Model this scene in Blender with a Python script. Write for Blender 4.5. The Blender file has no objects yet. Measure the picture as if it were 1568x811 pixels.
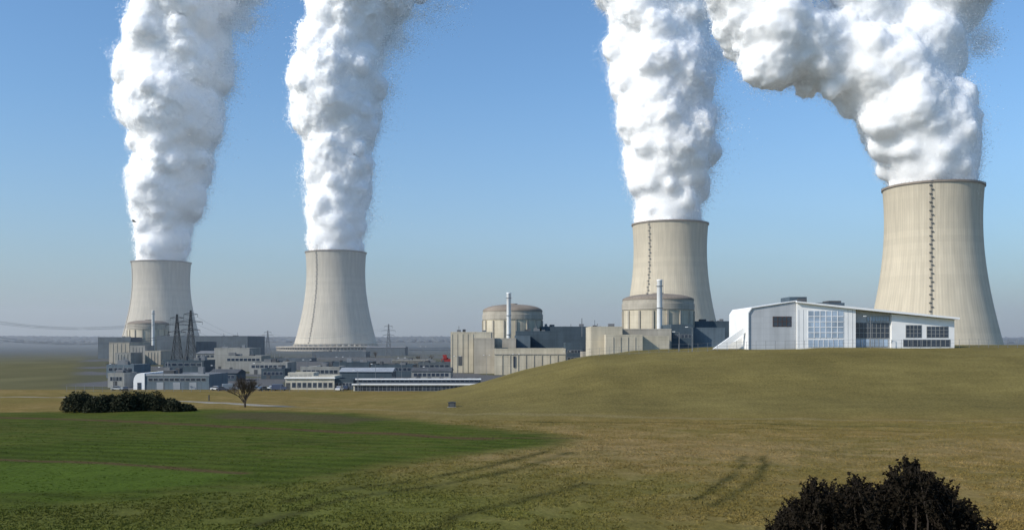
import bpy, bmesh, math, random
import numpy as np
from mathutils import Vector
random.seed(7); np.random.seed(7)
F=1400.0; CX=784.0; YH=520.0; CZ=18.0     # survey constants (bearing scale, eye height)
def X(px,D): return (px-CX)/F*D
def Z(py,D): return CZ+(YH-py)/F*D
scene=bpy.context.scene
COL=scene.collection

# ------------------------------------------------------------ noise helpers
def _h(ix,iy,s):
    n=(ix.astype(np.int64)*374761393+iy.astype(np.int64)*668265263+s*974634777)&0x7fffffff
    n=((n^(n>>13))*1274126177)&0x7fffffff
    return ((n^(n>>16))&0xffffff)/float(0xffffff)
def vnoise(x,y,s=0):
    ix=np.floor(x);iy=np.floor(y);fx=x-ix;fy=y-iy
    fx=fx*fx*(3-2*fx);fy=fy*fy*(3-2*fy)
    a=_h(ix,iy,s);b=_h(ix+1,iy,s);c=_h(ix,iy+1,s);d=_h(ix+1,iy+1,s)
    return (a*(1-fx)+b*fx)*(1-fy)+(c*(1-fx)+d*fx)*fy
def fbm(x,y,s=0,o=4):
    r=0;a=.5;t=0
    for i in range(o):
        r=r+a*vnoise(x*2**i,y*2**i,s+i);t+=a;a*=.5
    return r/t
def worley(p,s,k=7.0):
    c=np.floor(p).astype(np.int64);acc=np.zeros(len(p))
    for dx in (-1,0,1):
        for dy in (-1,0,1):
            for dz in (-1,0,1):
                q=c+np.array([dx,dy,dz])
                a1=q[:,0]+q[:,2]*131;a2=q[:,1]-q[:,2]*57
                hx=_h(a1,a2,s);hy=_h(a1,a2,s+11);hz=_h(a1,a2,s+23)
                d=np.sqrt((q[:,0]+hx-p[:,0])**2+(q[:,1]+hy-p[:,1])**2+(q[:,2]+hz-p[:,2])**2)
                acc+=np.exp(-k*d)
    return -np.log(acc+1e-9)/k

# ------------------------------------------------------------ materials
def newmat(name):
    m=bpy.data.materials.new(name);m.use_nodes=True
    nt=m.node_tree;b=nt.nodes['Principled BSDF']
    return m,nt,b
def N(nt,t,**k):
    n=nt.nodes.new(t)
    for a,v in k.items(): setattr(n,a,v)
    return n
def mat(name,col,rough=.85,var=.25,scale=.3,metal=0,stain=0.0,bump=0,spec=.3,coord='Object'):
    m,nt,b=newmat(name);L=nt.links
    tc=N(nt,'ShaderNodeTexCoord')
    no=N(nt,'ShaderNodeTexNoise');no.inputs['Scale'].default_value=scale;no.inputs['Detail'].default_value=6
    L.new(tc.outputs[coord],no.inputs['Vector'])
    mr=N(nt,'ShaderNodeMapRange');mr.inputs['From Min'].default_value=.3;mr.inputs['From Max'].default_value=.7
    mr.inputs['To Min'].default_value=1-var;mr.inputs['To Max'].default_value=1+var
    L.new(no.outputs['Fac'],mr.inputs['Value'])
    fac=mr.outputs['Result']
    if stain>0:
        mp=N(nt,'ShaderNodeMapping');mp.inputs['Scale'].default_value=(1.3,1.3,.06)
        L.new(tc.outputs[coord],mp.inputs['Vector'])
        n2=N(nt,'ShaderNodeTexNoise');n2.inputs['Scale'].default_value=.5;n2.inputs['Detail'].default_value=4
        L.new(mp.outputs[0],n2.inputs['Vector'])
        m2=N(nt,'ShaderNodeMapRange');m2.inputs['From Min'].default_value=.35;m2.inputs['From Max'].default_value=.65
        m2.inputs['To Min'].default_value=1-stain;m2.inputs['To Max'].default_value=1+stain*.4
        L.new(n2.outputs['Fac'],m2.inputs['Value'])
        mm=N(nt,'ShaderNodeMath',operation='MULTIPLY');L.new(fac,mm.inputs[0]);L.new(m2.outputs[0],mm.inputs[1]);fac=mm.outputs[0]
    vm=N(nt,'ShaderNodeVectorMath',operation='SCALE');vm.inputs[0].default_value=col
    L.new(fac,vm.inputs['Scale']);L.new(vm.outputs[0],b.inputs['Base Color'])
    b.inputs['Roughness'].default_value=rough;b.inputs['Metallic'].default_value=metal
    b.inputs['Specular IOR Level'].default_value=spec
    if bump:
        bp=N(nt,'ShaderNodeBump');bp.inputs['Strength'].default_value=bump;bp.inputs['Distance'].default_value=.2
        L.new(no.outputs['Fac'],bp.inputs['Height']);L.new(bp.outputs[0],b.inputs['Normal'])
    return m
def panelmat(name,col,pw,ph,rough=.8,dark=.75,var=.12,metal=0):
    m=mat(name,col,rough,var,.15,metal,stain=.12);nt=m.node_tree;L=nt.links;b=nt.nodes['Principled BSDF']
    tc=N(nt,'ShaderNodeTexCoord');sx=N(nt,'ShaderNodeSeparateXYZ');L.new(tc.outputs['Object'],sx.inputs[0])
    ad=N(nt,'ShaderNodeMath',operation='ADD');L.new(sx.outputs[0],ad.inputs[0]);L.new(sx.outputs[1],ad.inputs[1])
    cb=N(nt,'ShaderNodeCombineXYZ');L.new(ad.outputs[0],cb.inputs[0]);L.new(sx.outputs[2],cb.inputs[1])
    br=N(nt,'ShaderNodeTexBrick');br.offset=0;br.inputs['Scale'].default_value=1
    br.inputs['Brick Width'].default_value=pw;br.inputs['Row Height'].default_value=ph
    br.inputs['Mortar Size'].default_value=.06;br.inputs['Color1'].default_value=(1,1,1,1)
    br.inputs['Color2'].default_value=(.93,.93,.93,1);br.inputs['Mortar'].default_value=(dark,dark,dark,1)
    L.new(cb.outputs[0],br.inputs['Vector'])
    src=b.inputs['Base Color'].links[0].from_socket
    mu=N(nt,'ShaderNodeVectorMath',operation='MULTIPLY');L.new(src,mu.inputs[0]);L.new(br.outputs['Color'],mu.inputs[1])
    L.new(mu.outputs[0],b.inputs['Base Color'])
    return m
M={}
M['conc']=panelmat('concrete_panels',(.56,.50,.38),6,4.5)
M['conc2']=panelmat('concrete_weathered',(.43,.39,.32),6,4.5)
M['conc_d']=panelmat('concrete_panels_dull',(.32,.315,.29),6,4.5)
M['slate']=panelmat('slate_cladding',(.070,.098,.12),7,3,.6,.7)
M['slate_hazed']=panelmat('slate_cladding_haze_tint',(.11,.135,.155),7,3,.7,.88)  # paler than the near slate: distance haze painted into the base colour
M['dome']=mat('dome_concrete',(.24,.20,.16),.9,.2,.1)
M['white']=mat('white_render',(.84,.84,.83),.6,.05,.3)
M['lgrey']=panelmat('light_grey_panels',(.48,.50,.52),3,1.5,.6,.88,.05)
M['cream']=mat('cream_render',(.55,.51,.42),.8,.12,.3,stain=.1)
M['grey']=mat('grey_roofing',(.17,.175,.18),.8,.2,.2)
M['dgrey']=mat('dark_roofing',(.085,.09,.095),.8,.25,.2)
M['lroof']=mat('light_metal_roof',(.30,.32,.34),.5,.15,.2)
M['glass']=mat('window_glass',(.04,.055,.08),.12,.3,.4,spec=.8)
M['bglass']=mat('curtain_wall_glass',(.36,.45,.56),.15,.35,.25,spec=.8)
M['blue']=panelmat('blue_grey_cladding',(.13,.17,.20),2,8,.6,.8)
M['frame']=mat('window_frame',(.30,.31,.31),.5,.05)
M['wframe']=mat('white_window_frame',(.78,.78,.78),.5,.05)
M['brownwin']=mat('dark_window_frame',(.10,.06,.05),.5,.1)
M['steel']=mat('galvanised_steel',(.22,.23,.24),.5,.15,1,metal=.3)
M['dsteel']=mat('dark_steel',(.06,.065,.07),.6,.15,1)
M['fsteel']=mat('pale_lattice_steel',(.14,.155,.17),.6,.15,1)  # lighter blue-grey steel for the farther pylons and the lines
M['wpaint']=mat('white_paint_steel',(.82,.82,.80),.5,.04,.3)
M['red']=mat('red_paint',(.30,.04,.04),.5,.2,.5)
M['tyre']=mat('tyre_rubber',(.02,.02,.02),.9)
M['bark']=mat('bark',(.075,.06,.045),.95,.3,3)
M['dbark']=mat('juniper_bark',(.03,.022,.016),.95,.3,3)
def leafmat(name,col,var=.5,sc=1.5,tr=.15):
    m=mat(name,col,.9,var,sc,spec=.1);return m
M['juniper']=leafmat('juniper_needles',(.013,.010,.006),.5,6)  # near-black needle colour has the bush's shade painted in
M['hedge']=leafmat('hedge_leaves',(.034,.038,.022))
M['forest']=leafmat('hazed_forest_foliage',(.085,.100,.110),.10,.01)  # blue-grey base colour carries painted distance haze
M['midtree']=leafmat('bare_tree_twigs',(.095,.10,.092),.25,.2)

# ------------------------------------------------------------ mesh builder
class B:
    def __init__(s): s.v=[];s.f=[];s.m=[];s.mats=[];s.rot=None
    def mi(s,k):
        if k not in s.mats: s.mats.append(k)
        return s.mats.index(k)
    def add(s,vs,fs,k):
        o=len(s.v)
        if s.rot:
            cx,cy,a=s.rot;c,sn=math.cos(a),math.sin(a)
            vs=[(cx+(x-cx)*c-(y-cy)*sn,cy+(x-cx)*sn+(y-cy)*c,z) for x,y,z in vs]
        s.v+=[tuple(v) for v in vs];i=s.mi(k)
        for f in fs: s.f.append(tuple(o+j for j in f));s.m.append(i)
    def box(s,x0,x1,y0,y1,z0,z1,k,top=None):
        vs=[(x0,y0,z0),(x1,y0,z0),(x1,y1,z0),(x0,y1,z0),(x0,y0,z1),(x1,y0,z1),(x1,y1,z1),(x0,y1,z1)]
        s.add(vs,[(0,3,2,1),(0,1,5,4),(1,2,6,5),(2,3,7,6),(3,0,4,7)],k)
        s.add(vs[4:],[(0,1,2,3)],top or k)
    def prism(s,poly,y0,y1,k):
        n=len(poly)
        a=sum(poly[i][0]*poly[(i+1)%n][1]-poly[(i+1)%n][0]*poly[i][1] for i in range(n))
        if a<0: poly=poly[::-1]
        vs=[(x,y0,z) for x,z in poly]+[(x,y1,z) for x,z in poly]
        fs=[tuple(range(n)),tuple(range(2*n-1,n-1,-1))]
        for i in range(n):
            j=(i+1)%n;fs.append((j,i,n+i,n+j))
        s.add(vs,fs,k)
    def lathe(s,cx,cy,prof,k,n=64,cap=True):
        vs=[];fs=[]
        for r,z in prof:
            for i in range(n):
                a=2*math.pi*i/n;vs.append((cx+r*math.cos(a),cy+r*math.sin(a),z))
        for j in range(len(prof)-1):
            for i in range(n):
                q=(i+1)%n;fs.append((j*n+i,j*n+q,(j+1)*n+q,(j+1)*n+i))
        if cap: fs.append(tuple((len(prof)-1)*n+i for i in range(n)))
        s.add(vs,fs,k)
    def beam(s,p,q,r,k,n=4,r2=None):
        p=Vector(p);q=Vector(q);d=(q-p)
        if d.length<1e-6:return
        d.normalize();u=d.cross(Vector((0,0,1)) if abs(d.z)<.9 else Vector((1,0,0)));u.normalize();w=d.cross(u)
        r2=r if r2 is None else r2;vs=[];fs=[]
        for c,rr in ((p,r),(q,r2)):
            for i in range(n):
                a=2*math.pi*(i+.5)/n;vs.append(tuple(c+u*(rr*math.cos(a))+w*(rr*math.sin(a))))
        for i in range(n): j=(i+1)%n;fs.append((i,j,n+j,n+i))
        fs.append(tuple(range(n-1,-1,-1)));fs.append(tuple(range(n,2*n)));s.add(vs,fs,k)
    def obj(s,name,smooth=False,origin=None):
        me=bpy.data.meshes.new(name);v=s.v
        if origin: v=[(x-origin[0],y-origin[1],z-origin[2]) for x,y,z in v]
        me.from_pydata(v,[],s.f)
        for k in s.mats: me.materials.append(M[k])
        me.polygons.foreach_set('material_index',s.m)
        if smooth: me.polygons.foreach_set('use_smooth',[True]*len(s.f))
        me.update();o=bpy.data.objects.new(name,me);COL.objects.link(o)
        if origin:o.location=origin
        return o
def npmesh(name,V,Fc,mats,smooth=False,mi=None):
    me=bpy.data.meshes.new(name);k=Fc.shape[1]
    me.vertices.add(len(V));me.vertices.foreach_set('co',V.astype(np.float32).ravel())
    me.loops.add(Fc.size);me.loops.foreach_set('vertex_index',Fc.astype(np.int32).ravel())
    me.polygons.add(len(Fc));me.polygons.foreach_set('loop_start',np.arange(0,Fc.size,k,dtype=np.int32))
    me.polygons.foreach_set('loop_total',np.full(len(Fc),k,dtype=np.int32))
    me.update(calc_edges=True)
    for m in mats: me.materials.append(m)
    me.polygons.foreach_set('use_smooth',np.full(len(Fc),smooth))
    if mi is not None: me.polygons.foreach_set('material_index',mi)
    me.update();o=bpy.data.objects.new(name,me);COL.objects.link(o);return o

# ------------------------------------------------------------ terrain
def sstep(t): t=np.clip(t,0,1);return t*t*(3-2*t)
def gz(x,y):
    x=np.asarray(x,float);y=np.asarray(y,float)
    left=np.interp(y,[-200,0,15,40,62,120,210,300,335],[-1.7,-1.9,-3.6,-9.2,-13.1,-14,-15.5,-17.4,-18])
    E=np.interp(x,[20,110],[252,345])
    up=np.interp(y,[165,172,190,205,222,236,246],[-14.75,-14.6,-11.6,-7.8,-3.9,-2.1,-1.9])
    down=sstep((y-E)/55)
    right=np.where(y<165,left,up*(1-down)+left*down)
    w=np.interp(x,[-45,-34,-22,-10,3,20,37,60,90],[0,.04,.13,.29,.55,.82,.91,.96,1.0])
    z=left+(right-left)*w
    z=z+(fbm(x/9,y/9,5,3)-.5)*.5*np.clip((330-y)/40,0,1)*np.clip((y-10)/30,0,1)
    far=sstep((y-2300)/1300)*(18+14*(fbm(x/700,y/900,31,3)-.3))
    return z+CZ+far
def ground_pt(px,py):
    D=100.0
    for i in range(30):
        z=float(gz(X(px,D),D));D=.5*D+.5*min(2000,(CZ-z)*F/max(py-YH,1))
    return (X(px,D),D)
def seg_dist(x,y,pts):
    d=np.full(x.shape,1e9)
    for (ax,ay),(bx,by) in zip(pts[:-1],pts[1:]):
        vx,vy=bx-ax,by-ay;t=np.clip(((x-ax)*vx+(y-ay)*vy)/(vx*vx+vy*vy),0,1)
        d=np.minimum(d,np.hypot(x-ax-t*vx,y-ay-t*vy))
    return d
def inside(x,y,pts):
    r=np.zeros(x.shape,bool);n=len(pts)
    for i in range(n):
        ax,ay=pts[i];bx,by=pts[(i+1)%n]
        if ay==by: continue
        c=((ay>y)!=(by>y))&(x<(bx-ax)*(y-ay)/(by-ay)+ax);r^=c
    return r
def soft(x,y,pts,w):
    d=seg_dist(x,y,pts+[pts[0]]);s=np.where(inside(x,y,pts),d,-d);return sstep(s/w*.5+.5)
G=lambda L:[ground_pt(a,b) for a,b in L]
greenP=G([(-400,636),(163,629),(300,627),(420,629),(560,633),(700,650),(800,660),(885,670),(850,684),(700,697),(600,712),(480,735),(330,752),(200,766),(0,775),(-400,785)])
lightgreenP=G([(-400,700),(163,708),(370,724),(300,742),(163,752),(-400,760)])
stripP=G([(330,632),(420,631),(600,641),(520,648),(330,640)])
fur1=G([(-300,630),(163,643),(300,650),(740,671)]);fur2=G([(-300,690),(163,708),(370,724)]);fur3=G([(740,671),(885,670)])
tracks=[G([(1140,698),(1135,715),(1110,738),(1070,765)]),G([(1172,698),(1168,718),(1145,745),(1095,775)]),
 G([(870,692),(760,725),(600,752),(480,775),(390,805)]),G([(840,690),(720,720),(560,745),(440,768)]),G([(900,740),(700,790),(600,820)]),
 G([(1411,655),(1100,648),(800,645)]),G([(1411,661),(1100,655)])]
path1=G([(-200,606),(163,608),(280,614),(440,622)]);path2=G([(440,622),(700,634),(1000,639),(1411,643),(1700,646)])
def gcol(x,y):
    wx=x+(fbm(x/5,y/5,41,3)-.5)*5;wy=y+(fbm(x/5,y/5,42,3)-.5)*5
    n1=fbm(x/14,y/14,1,5)[...,None];n2=fbm(x/2.4,y/2.4,2,4)[...,None];n3=fbm(x/50,y/50,3,3)[...,None]
    A=np.array([.215,.148,.048]);Bc=np.array([.145,.122,.034]);C=np.array([.27,.19,.085])
    c=A*(1-n1)+Bc*n1
    sw=(np.exp(-((y-(112+x*.10))/16)**2)*sstep((x+25)/40))[...,None]
    k=np.clip((n2-.5)*1.2+(n3-.5)*.9+sw*.45,0,.65);c=c*(1-k)+C*k
    c=c*(.84+.32*n2)
    ol=(sstep((38-x)/65)*sstep((112-y)/35))[...,None]*.85
    c=c*(1-ol)+np.array([.084,.104,.019])*(.85+.3*n2)*(.7+.6*n1)*ol
    e=(sstep((y-165)/15)*sstep((x+35)/30))[...,None]
    emb=np.array([.160,.130,.045])*(.74+.52*n1)*(.84+.32*fbm(x/6,y/1.5,8,4)[...,None])
    c=c*(1-e)+emb*e
    g=soft(wx,wy,greenP,5)[...,None]
    gr=np.array([.058,.082,.010])*(.72+.56*n1)*(.85+.3*n2)*(.92+.16*np.sin((x*.25+y)*1.6+2*n3[...,0]))[...,None]
    patch=np.clip((n3-.48)*4,0,.4)*np.clip((n2-.3)*2.5,0,1);gr=gr*(1-patch)+np.array([.095,.085,.022])*patch
    lg=soft(wx*.3+x*.7,wy*.3+y*.7,lightgreenP,1.5)[...,None];gr=gr*(1-lg)+np.array([.068,.102,.013])*(.85+.3*n2)*lg
    st=soft(wx,wy,stripP,4)[...,None];gr=gr*(1-st*.85)+np.array([.075,.062,.03])*st*.85
    c=c*(1-g)+gr*g
    for p,w,s in ((fur1,1.5,.95),(fur2,.8,.9),(fur3,.8,.6)):
        q=(np.exp(-(seg_dist(wx*.15+x*.85,wy*.15+y*.85,p)/w)**2)*s)[...,None];c=c*(1-q)+np.array([.095,.055,.03])*q
    for i,p in enumerate(tracks):
        q=(np.exp(-(seg_dist(wx*.25+x*.75,wy*.25+y*.75,p)/(.5 if i<2 else .7))**2)*(.85 if i<2 else .75)*(.4+.8*fbm(x/3,y/3,55+i,2)))[...,None];q=np.clip(q,0,1);c=c*(1-q)+np.array([.045,.045,.014])*q
    q=(sstep(1.6-seg_dist(x,y,path1)/1.6))[...,None];c=c*(1-q)+np.array([.28,.26,.22])*q
    q=(sstep(1.5-seg_dist(wx*.3+x*.7,wy*.3+y*.7,path2)/1.2)*.4)[...,None];c=c*(1-q)+np.array([.22,.18,.09])*q
    pl=(sstep((y-325)/8)*(1-sstep((x-20)/30)*sstep((400-y)/40)))[...,None]
    n4=vnoise(x/40,y/40,91)[...,None]
    yard=np.where(n4>.55,np.array([.12,.12,.12]),np.array([.095,.095,.06]))
    out=sstep((-.46*y-x)/15)[...,None];yard=yard*(1-out)+np.array([.125,.115,.055])*(.7+.6*fbm(x/25,y/60,17,4)[...,None])*out
    ff=sstep((y-600)/900)[...,None];yard=yard*(1-ff)+np.array([.085,.098,.100])*(.9+.2*n1)*ff  # far ground fades to a haze-tinted colour close to the forest's
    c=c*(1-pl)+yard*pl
    return np.clip(c,.002,1)
U=np.sinh(np.linspace(-1,1,620)*2.0)/math.sinh(2.0)*2.2
Dg=np.concatenate([np.linspace(-58,50,30),np.linspace(50,345,640)[1:],345+np.cumsum(np.geomspace(1.0,260,190))])
UU,DD=np.meshgrid(U,Dg);XX=UU*(DD+60)*1.0;ZZ=gz(XX,DD);nr,nc=XX.shape
V=np.stack([XX,DD,ZZ],-1).reshape(-1,3)
i=np.arange(nr-1)[:,None]*nc+np.arange(nc-1)[None,:];i=i.ravel()
FC=np.stack([i,i+1,i+nc+1,i+nc],1)
gm,nt,b=newmat('grass_field_ground');L=nt.links
at=N(nt,'ShaderNodeAttribute',attribute_name='gcol');tc=N(nt,'ShaderNodeTexCoord')
mp=N(nt,'ShaderNodeMapping');mp.inputs['Scale'].default_value=(1,.6,1);L.new(tc.outputs['Object'],mp.inputs[0])
n1=N(nt,'ShaderNodeTexNoise');n1.inputs['Scale'].default_value=2.4;n1.inputs['Detail'].default_value=9;n1.inputs['Roughness'].default_value=.75;L.new(mp.outputs[0],n1.inputs[0])
mr=N(nt,'ShaderNodeMapRange');mr.inputs['From Min'].default_value=.3;mr.inputs['From Max'].default_value=.7;mr.inputs['To Min'].default_value=.62;mr.inputs['To Max'].default_value=1.38;L.new(n1.outputs[0],mr.inputs[0])
vm=N(nt,'ShaderNodeVectorMath',operation='SCALE');L.new(at.outputs['Color'],vm.inputs[0]);L.new(mr.outputs[0],vm.inputs['Scale'])
L.new(vm.outputs[0],b.inputs['Base Color']);b.inputs['Roughness'].default_value=1;b.inputs['Specular IOR Level'].default_value=.05
bp=N(nt,'ShaderNodeBump');bp.inputs['Strength'].default_value=.7;bp.inputs['Distance'].default_value=.2;L.new(n1.outputs[0],bp.inputs['Height']);L.new(bp.outputs[0],b.inputs['Normal'])
go=npmesh('ground',V,FC,[gm],True)
def setcol(o,c):
    a=o.data.color_attributes.new('gcol','FLOAT_COLOR','POINT');c4=np.ones((len(c),4),np.float32);c4[:,:3]=c;a.data.foreach_set('color',c4.ravel())
setcol(go,gcol(XX,DD).reshape(-1,3))
# grass tufts on the near field
n=120000
D=58+(np.random.rand(n)**1.5)*110;u=(np.random.rand(n)-.5)*1.35;x=u*D
ing=inside(x,D,greenP)
keep=(fbm(x/3,D/3,12,3)>.34)&(~ing|(np.random.rand(n)<.3));x=x[keep];D=D[keep];ing=ing[keep];n=len(x)
z=gz(x,D);hh=(.03+.09*np.random.rand(n))*(.6+.8*fbm(x/6,D/6,15,2))*np.where(ing,.6,1)
VV=[];cc=gcol(x,D)*(.95+.35*np.random.rand(n,1))
for k in range(3):
    a=np.random.rand(n)*math.pi;w=.05+.05*np.random.rand(n);dx=np.cos(a)*w;dy=np.sin(a)*w
    ox=(np.random.rand(n)-.5)*.3;oy=(np.random.rand(n)-.5)*.3;lx=(np.random.rand(n)-.5)*.2
    p=np.stack([np.stack([x+ox-dx,D+oy-dy,z-.03],-1),np.stack([x+ox+dx,D+oy+dy,z-.03],-1),np.stack([x+ox+lx,D+oy,z+hh],-1)],1)
    VV.append(p)
VV=np.concatenate(VV).reshape(-1,3);tf=np.arange(len(VV)).reshape(-1,3)
to=npmesh('field_grass',VV,tf,[gm]);setcol(to,np.repeat(np.concatenate([cc]*3),3,axis=0))

# ------------------------------------------------------------ cooling towers
def towermat(name,col):
    tm,nt,b=newmat(name);L=nt.links
    tc=N(nt,'ShaderNodeTexCoord');sx=N(nt,'ShaderNodeSeparateXYZ');L.new(tc.outputs['Object'],sx.inputs[0])
    an=N(nt,'ShaderNodeMath',operation='ARCTAN2');L.new(sx.outputs[1],an.inputs[0]);L.new(sx.outputs[0],an.inputs[1])
    mu=N(nt,'ShaderNodeMath',operation='MULTIPLY');mu.inputs[1].default_value=120;L.new(an.outputs[0],mu.inputs[0])
    si=N(nt,'ShaderNodeMath',operation='SINE');L.new(mu.outputs[0],si.inputs[0])
    m1=N(nt,'ShaderNodeMapRange');m1.inputs['From Min'].default_value=-1;m1.inputs['To Min'].default_value=.95;m1.inputs['To Max'].default_value=1.04;L.new(si.outputs[0],m1.inputs[0])
    cb=N(nt,'ShaderNodeCombineXYZ');am=N(nt,'ShaderNodeMath',operation='MULTIPLY');am.inputs[1].default_value=9;L.new(an.outputs[0],am.inputs[0]);L.new(am.outputs[0],cb.inputs[0])
    zm=N(nt,'ShaderNodeMath',operation='MULTIPLY');zm.inputs[1].default_value=.018;L.new(sx.outputs[2],zm.inputs[0]);L.new(zm.outputs[0],cb.inputs[1])
    n1=N(nt,'ShaderNodeTexNoise');n1.inputs['Scale'].default_value=1.5;n1.inputs['Detail'].default_value=6;L.new(cb.outputs[0],n1.inputs[0])
    m2=N(nt,'ShaderNodeMapRange');m2.inputs['From Min'].default_value=.3;m2.inputs['From Max'].default_value=.7;m2.inputs['To Min'].default_value=.88;m2.inputs['To Max'].default_value=1.09;L.new(n1.outputs[0],m2.inputs[0])
    zr=N(nt,'ShaderNodeMath',operation='MULTIPLY');zr.inputs[1].default_value=1/6.;L.new(sx.outputs[2],zr.inputs[0])
    fr=N(nt,'ShaderNodeMath',operation='FLOOR');L.new(zr.outputs[0],fr.inputs[0])
    wn=N(nt,'ShaderNodeTexWhiteNoise');wn.noise_dimensions='1D';L.new(fr.outputs[0],wn.inputs['W'])
    m3=N(nt,'ShaderNodeMapRange');m3.inputs['To Min'].default_value=.96;m3.inputs['To Max'].default_value=1.03;L.new(wn.outputs[0],m3.inputs[0])
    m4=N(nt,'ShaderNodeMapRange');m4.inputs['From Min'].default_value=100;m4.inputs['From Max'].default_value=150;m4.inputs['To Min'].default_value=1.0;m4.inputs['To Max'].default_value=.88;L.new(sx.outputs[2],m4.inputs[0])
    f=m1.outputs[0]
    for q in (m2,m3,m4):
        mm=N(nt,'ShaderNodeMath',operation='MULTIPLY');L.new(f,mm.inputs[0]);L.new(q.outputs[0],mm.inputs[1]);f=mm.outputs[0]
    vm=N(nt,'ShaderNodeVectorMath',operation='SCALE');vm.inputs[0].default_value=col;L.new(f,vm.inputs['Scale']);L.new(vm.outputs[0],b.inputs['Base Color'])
    b.inputs['Roughness'].default_value=.95;b.inputs['Specular IOR Level'].default_value=.1
    M[name]=tm
towermat('cooling_tower_concrete',(.58,.51,.385));towermat('cooling_tower_concrete_hazed',(.52,.475,.39))  # second, greyer mix has haze painted in for the two farther towers
def tower(pc,ptop,rt_px,D,ladder_px=None,skirt=None,tmn='cooling_tower_concrete'):
    cx=X(pc,D);H=Z(ptop,D);R=rt_px/F*D
    def r(t):
        bb=.735;return R*.972*math.sqrt(1+((.8-t)/bb)**2)
    b=B();t0=.06
    prof=[(r(t0)-1,H*t0)]+[(r(t0+(1-t0)*i/60),H*(t0+(1-t0)*i/60)) for i in range(61)]
    b.lathe(0,0,prof,tmn,128,False)
    b.lathe(0,0,[(r(1)+.1,H-1.4),(r(1)+1.0,H-1.2),(r(1)+1.0,H+.6),(r(1)-1.2,H+.6),(r(1)-1.6,H-10)],'dome',128,False)
    rb=r(0)+2;n=44
    for i in range(n):
        for s in (-1,1):
            a=2*math.pi*i/n;c=a+s*math.pi/n
            b.beam((rb*math.cos(a),rb*math.sin(a),-1),(r(t0)*math.cos(c),r(t0)*math.sin(c),H*t0+.5),.9,'conc2')
    b.lathe(0,0,[(rb+4,-1),(rb+4,1.5),(rb+2,1.5)],'conc2',96,False)
    for i in range(72):
        a=2*math.pi*i/72;b.beam(((r(1)+.8)*math.cos(a),(r(1)+.8)*math.sin(a),H+.4),((r(1)+.8)*math.cos(a),(r(1)+.8)*math.sin(a),H+1.9),.12,'dsteel')
    if skirt:
        ro,hs=skirt
        b.lathe(0,0,[(ro,-1),(ro,hs*.35)],'conc2',128,False)
        b.lathe(0,0,[(ro+1.5,hs*.8),(ro+1.5,hs),(ro*.6,hs+1.2)],'conc2',128,False)
        b.lathe(0,0,[(ro-6,-1),(ro-6,hs)],'dgrey',96,False)
        for i in range(110):
            a=2*math.pi*i/110;b.beam((ro*math.cos(a),ro*math.sin(a),-1),(ro*math.cos(a),ro*math.sin(a),hs*.9),.7,'conc2')
    if ladder_px:
        s=(ladder_px-pc)/rt_px;ca=-math.acos(max(-1,min(1,s)))
        pr=None
        for i in range(40):
            t=.08+.92*i/39;rr=r(t)+.8;p=Vector((rr*math.cos(ca),rr*math.sin(ca),H*t))
            tx,ty=-math.sin(ca),math.cos(ca)
            for sg in (-1,1):
                if pr:
                    b.beam((pr.x+tx*sg*.5,pr.y+ty*sg*.5,pr.z),(p.x+tx*sg*.5,p.y+ty*sg*.5,p.z),.14,'dsteel')
            ox=tx*.8*(1 if i%2 else -1);oy=ty*.8*(1 if i%2 else -1)
            b.beam((p.x+ox-tx*1.1,p.y+oy-ty*1.1,p.z),(p.x+ox+tx*1.1,p.y+oy+ty*1.1,p.z),.55,'dsteel')
            pr=p
    o=b.obj('cooling_tower');o.location=(cx,D,0)
    for p in o.data.polygons: p.use_smooth=(p.material_index==0)
    return o
tower(247,402,43,1732,213,skirt=(88,6),tmn='cooling_tower_concrete_hazed')
tower(514.5,387,45.5,1540,493,skirt=(97,7),tmn='cooling_tower_concrete_hazed')
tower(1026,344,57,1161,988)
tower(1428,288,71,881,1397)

# ------------------------------------------------------------ steam plumes
sm,nt,b=newmat('steam')
b.inputs['Base Color'].default_value=(.98,.98,.98,1);b.inputs['Roughness'].default_value=1;b.inputs['Specular IOR Level'].default_value=0
b.inputs['Subsurface Weight'].default_value=1;b.inputs['Subsurface Radius'].default_value=(1,1,1);b.inputs['Subsurface Scale'].default_value=16.0
fm,nt,b=newmat('steam_droplets');L=nt.links
nt.nodes.remove(b);out=nt.nodes['Material Output']
di=N(nt,'ShaderNodeBsdfDiffuse');di.inputs[0].default_value=(.62,.62,.62,1)
tr=N(nt,'ShaderNodeBsdfTranslucent');tr.inputs[0].default_value=(.62,.62,.62,1)
mx=N(nt,'ShaderNodeAddShader');L.new(di.outputs[0],mx.inputs[0]);L.new(tr.outputs[0],mx.inputs[1]);L.new(mx.outputs[0],out.inputs[0])
bm=bmesh.new();bmesh.ops.create_icosphere(bm,subdivisions=3,radius=1);ICO_V=np.array([v.co[:] for v in bm.verts]);ICO_F=np.array([[v.index for v in f.verts] for f in bm.faces]);bm.free()
def vnormals(V,Fc):
    a=V[Fc[:,1]]-V[Fc[:,0]];c=V[Fc[:,2]]-V[Fc[:,0]]
    if Fc.shape[1]==4: a=V[Fc[:,2]]-V[Fc[:,0]];c=V[Fc[:,3]]-V[Fc[:,1]]
    n=np.cross(a,c);o=np.zeros_like(V)
    for k in range(Fc.shape[1]):
        for j in range(3): o[:,j]+=np.bincount(Fc[:,k],n[:,j],len(V))
    return o/(np.linalg.norm(o,axis=1,keepdims=True)+1e-9)
def laplace(V,Q,it):
    for _ in range(it):
        acc=np.zeros_like(V);cnt=np.zeros(len(V))
        for k in range(4):
            a=Q[:,k];c=Q[:,(k+1)%4]
            for j in range(3):
                acc[:,j]+=np.bincount(a,V[c,j],len(V))
            cnt+=np.bincount(a,minlength=len(V))
        V=.35*V+.65*acc/np.maximum(cnt,1)[:,None]
    return V
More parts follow.
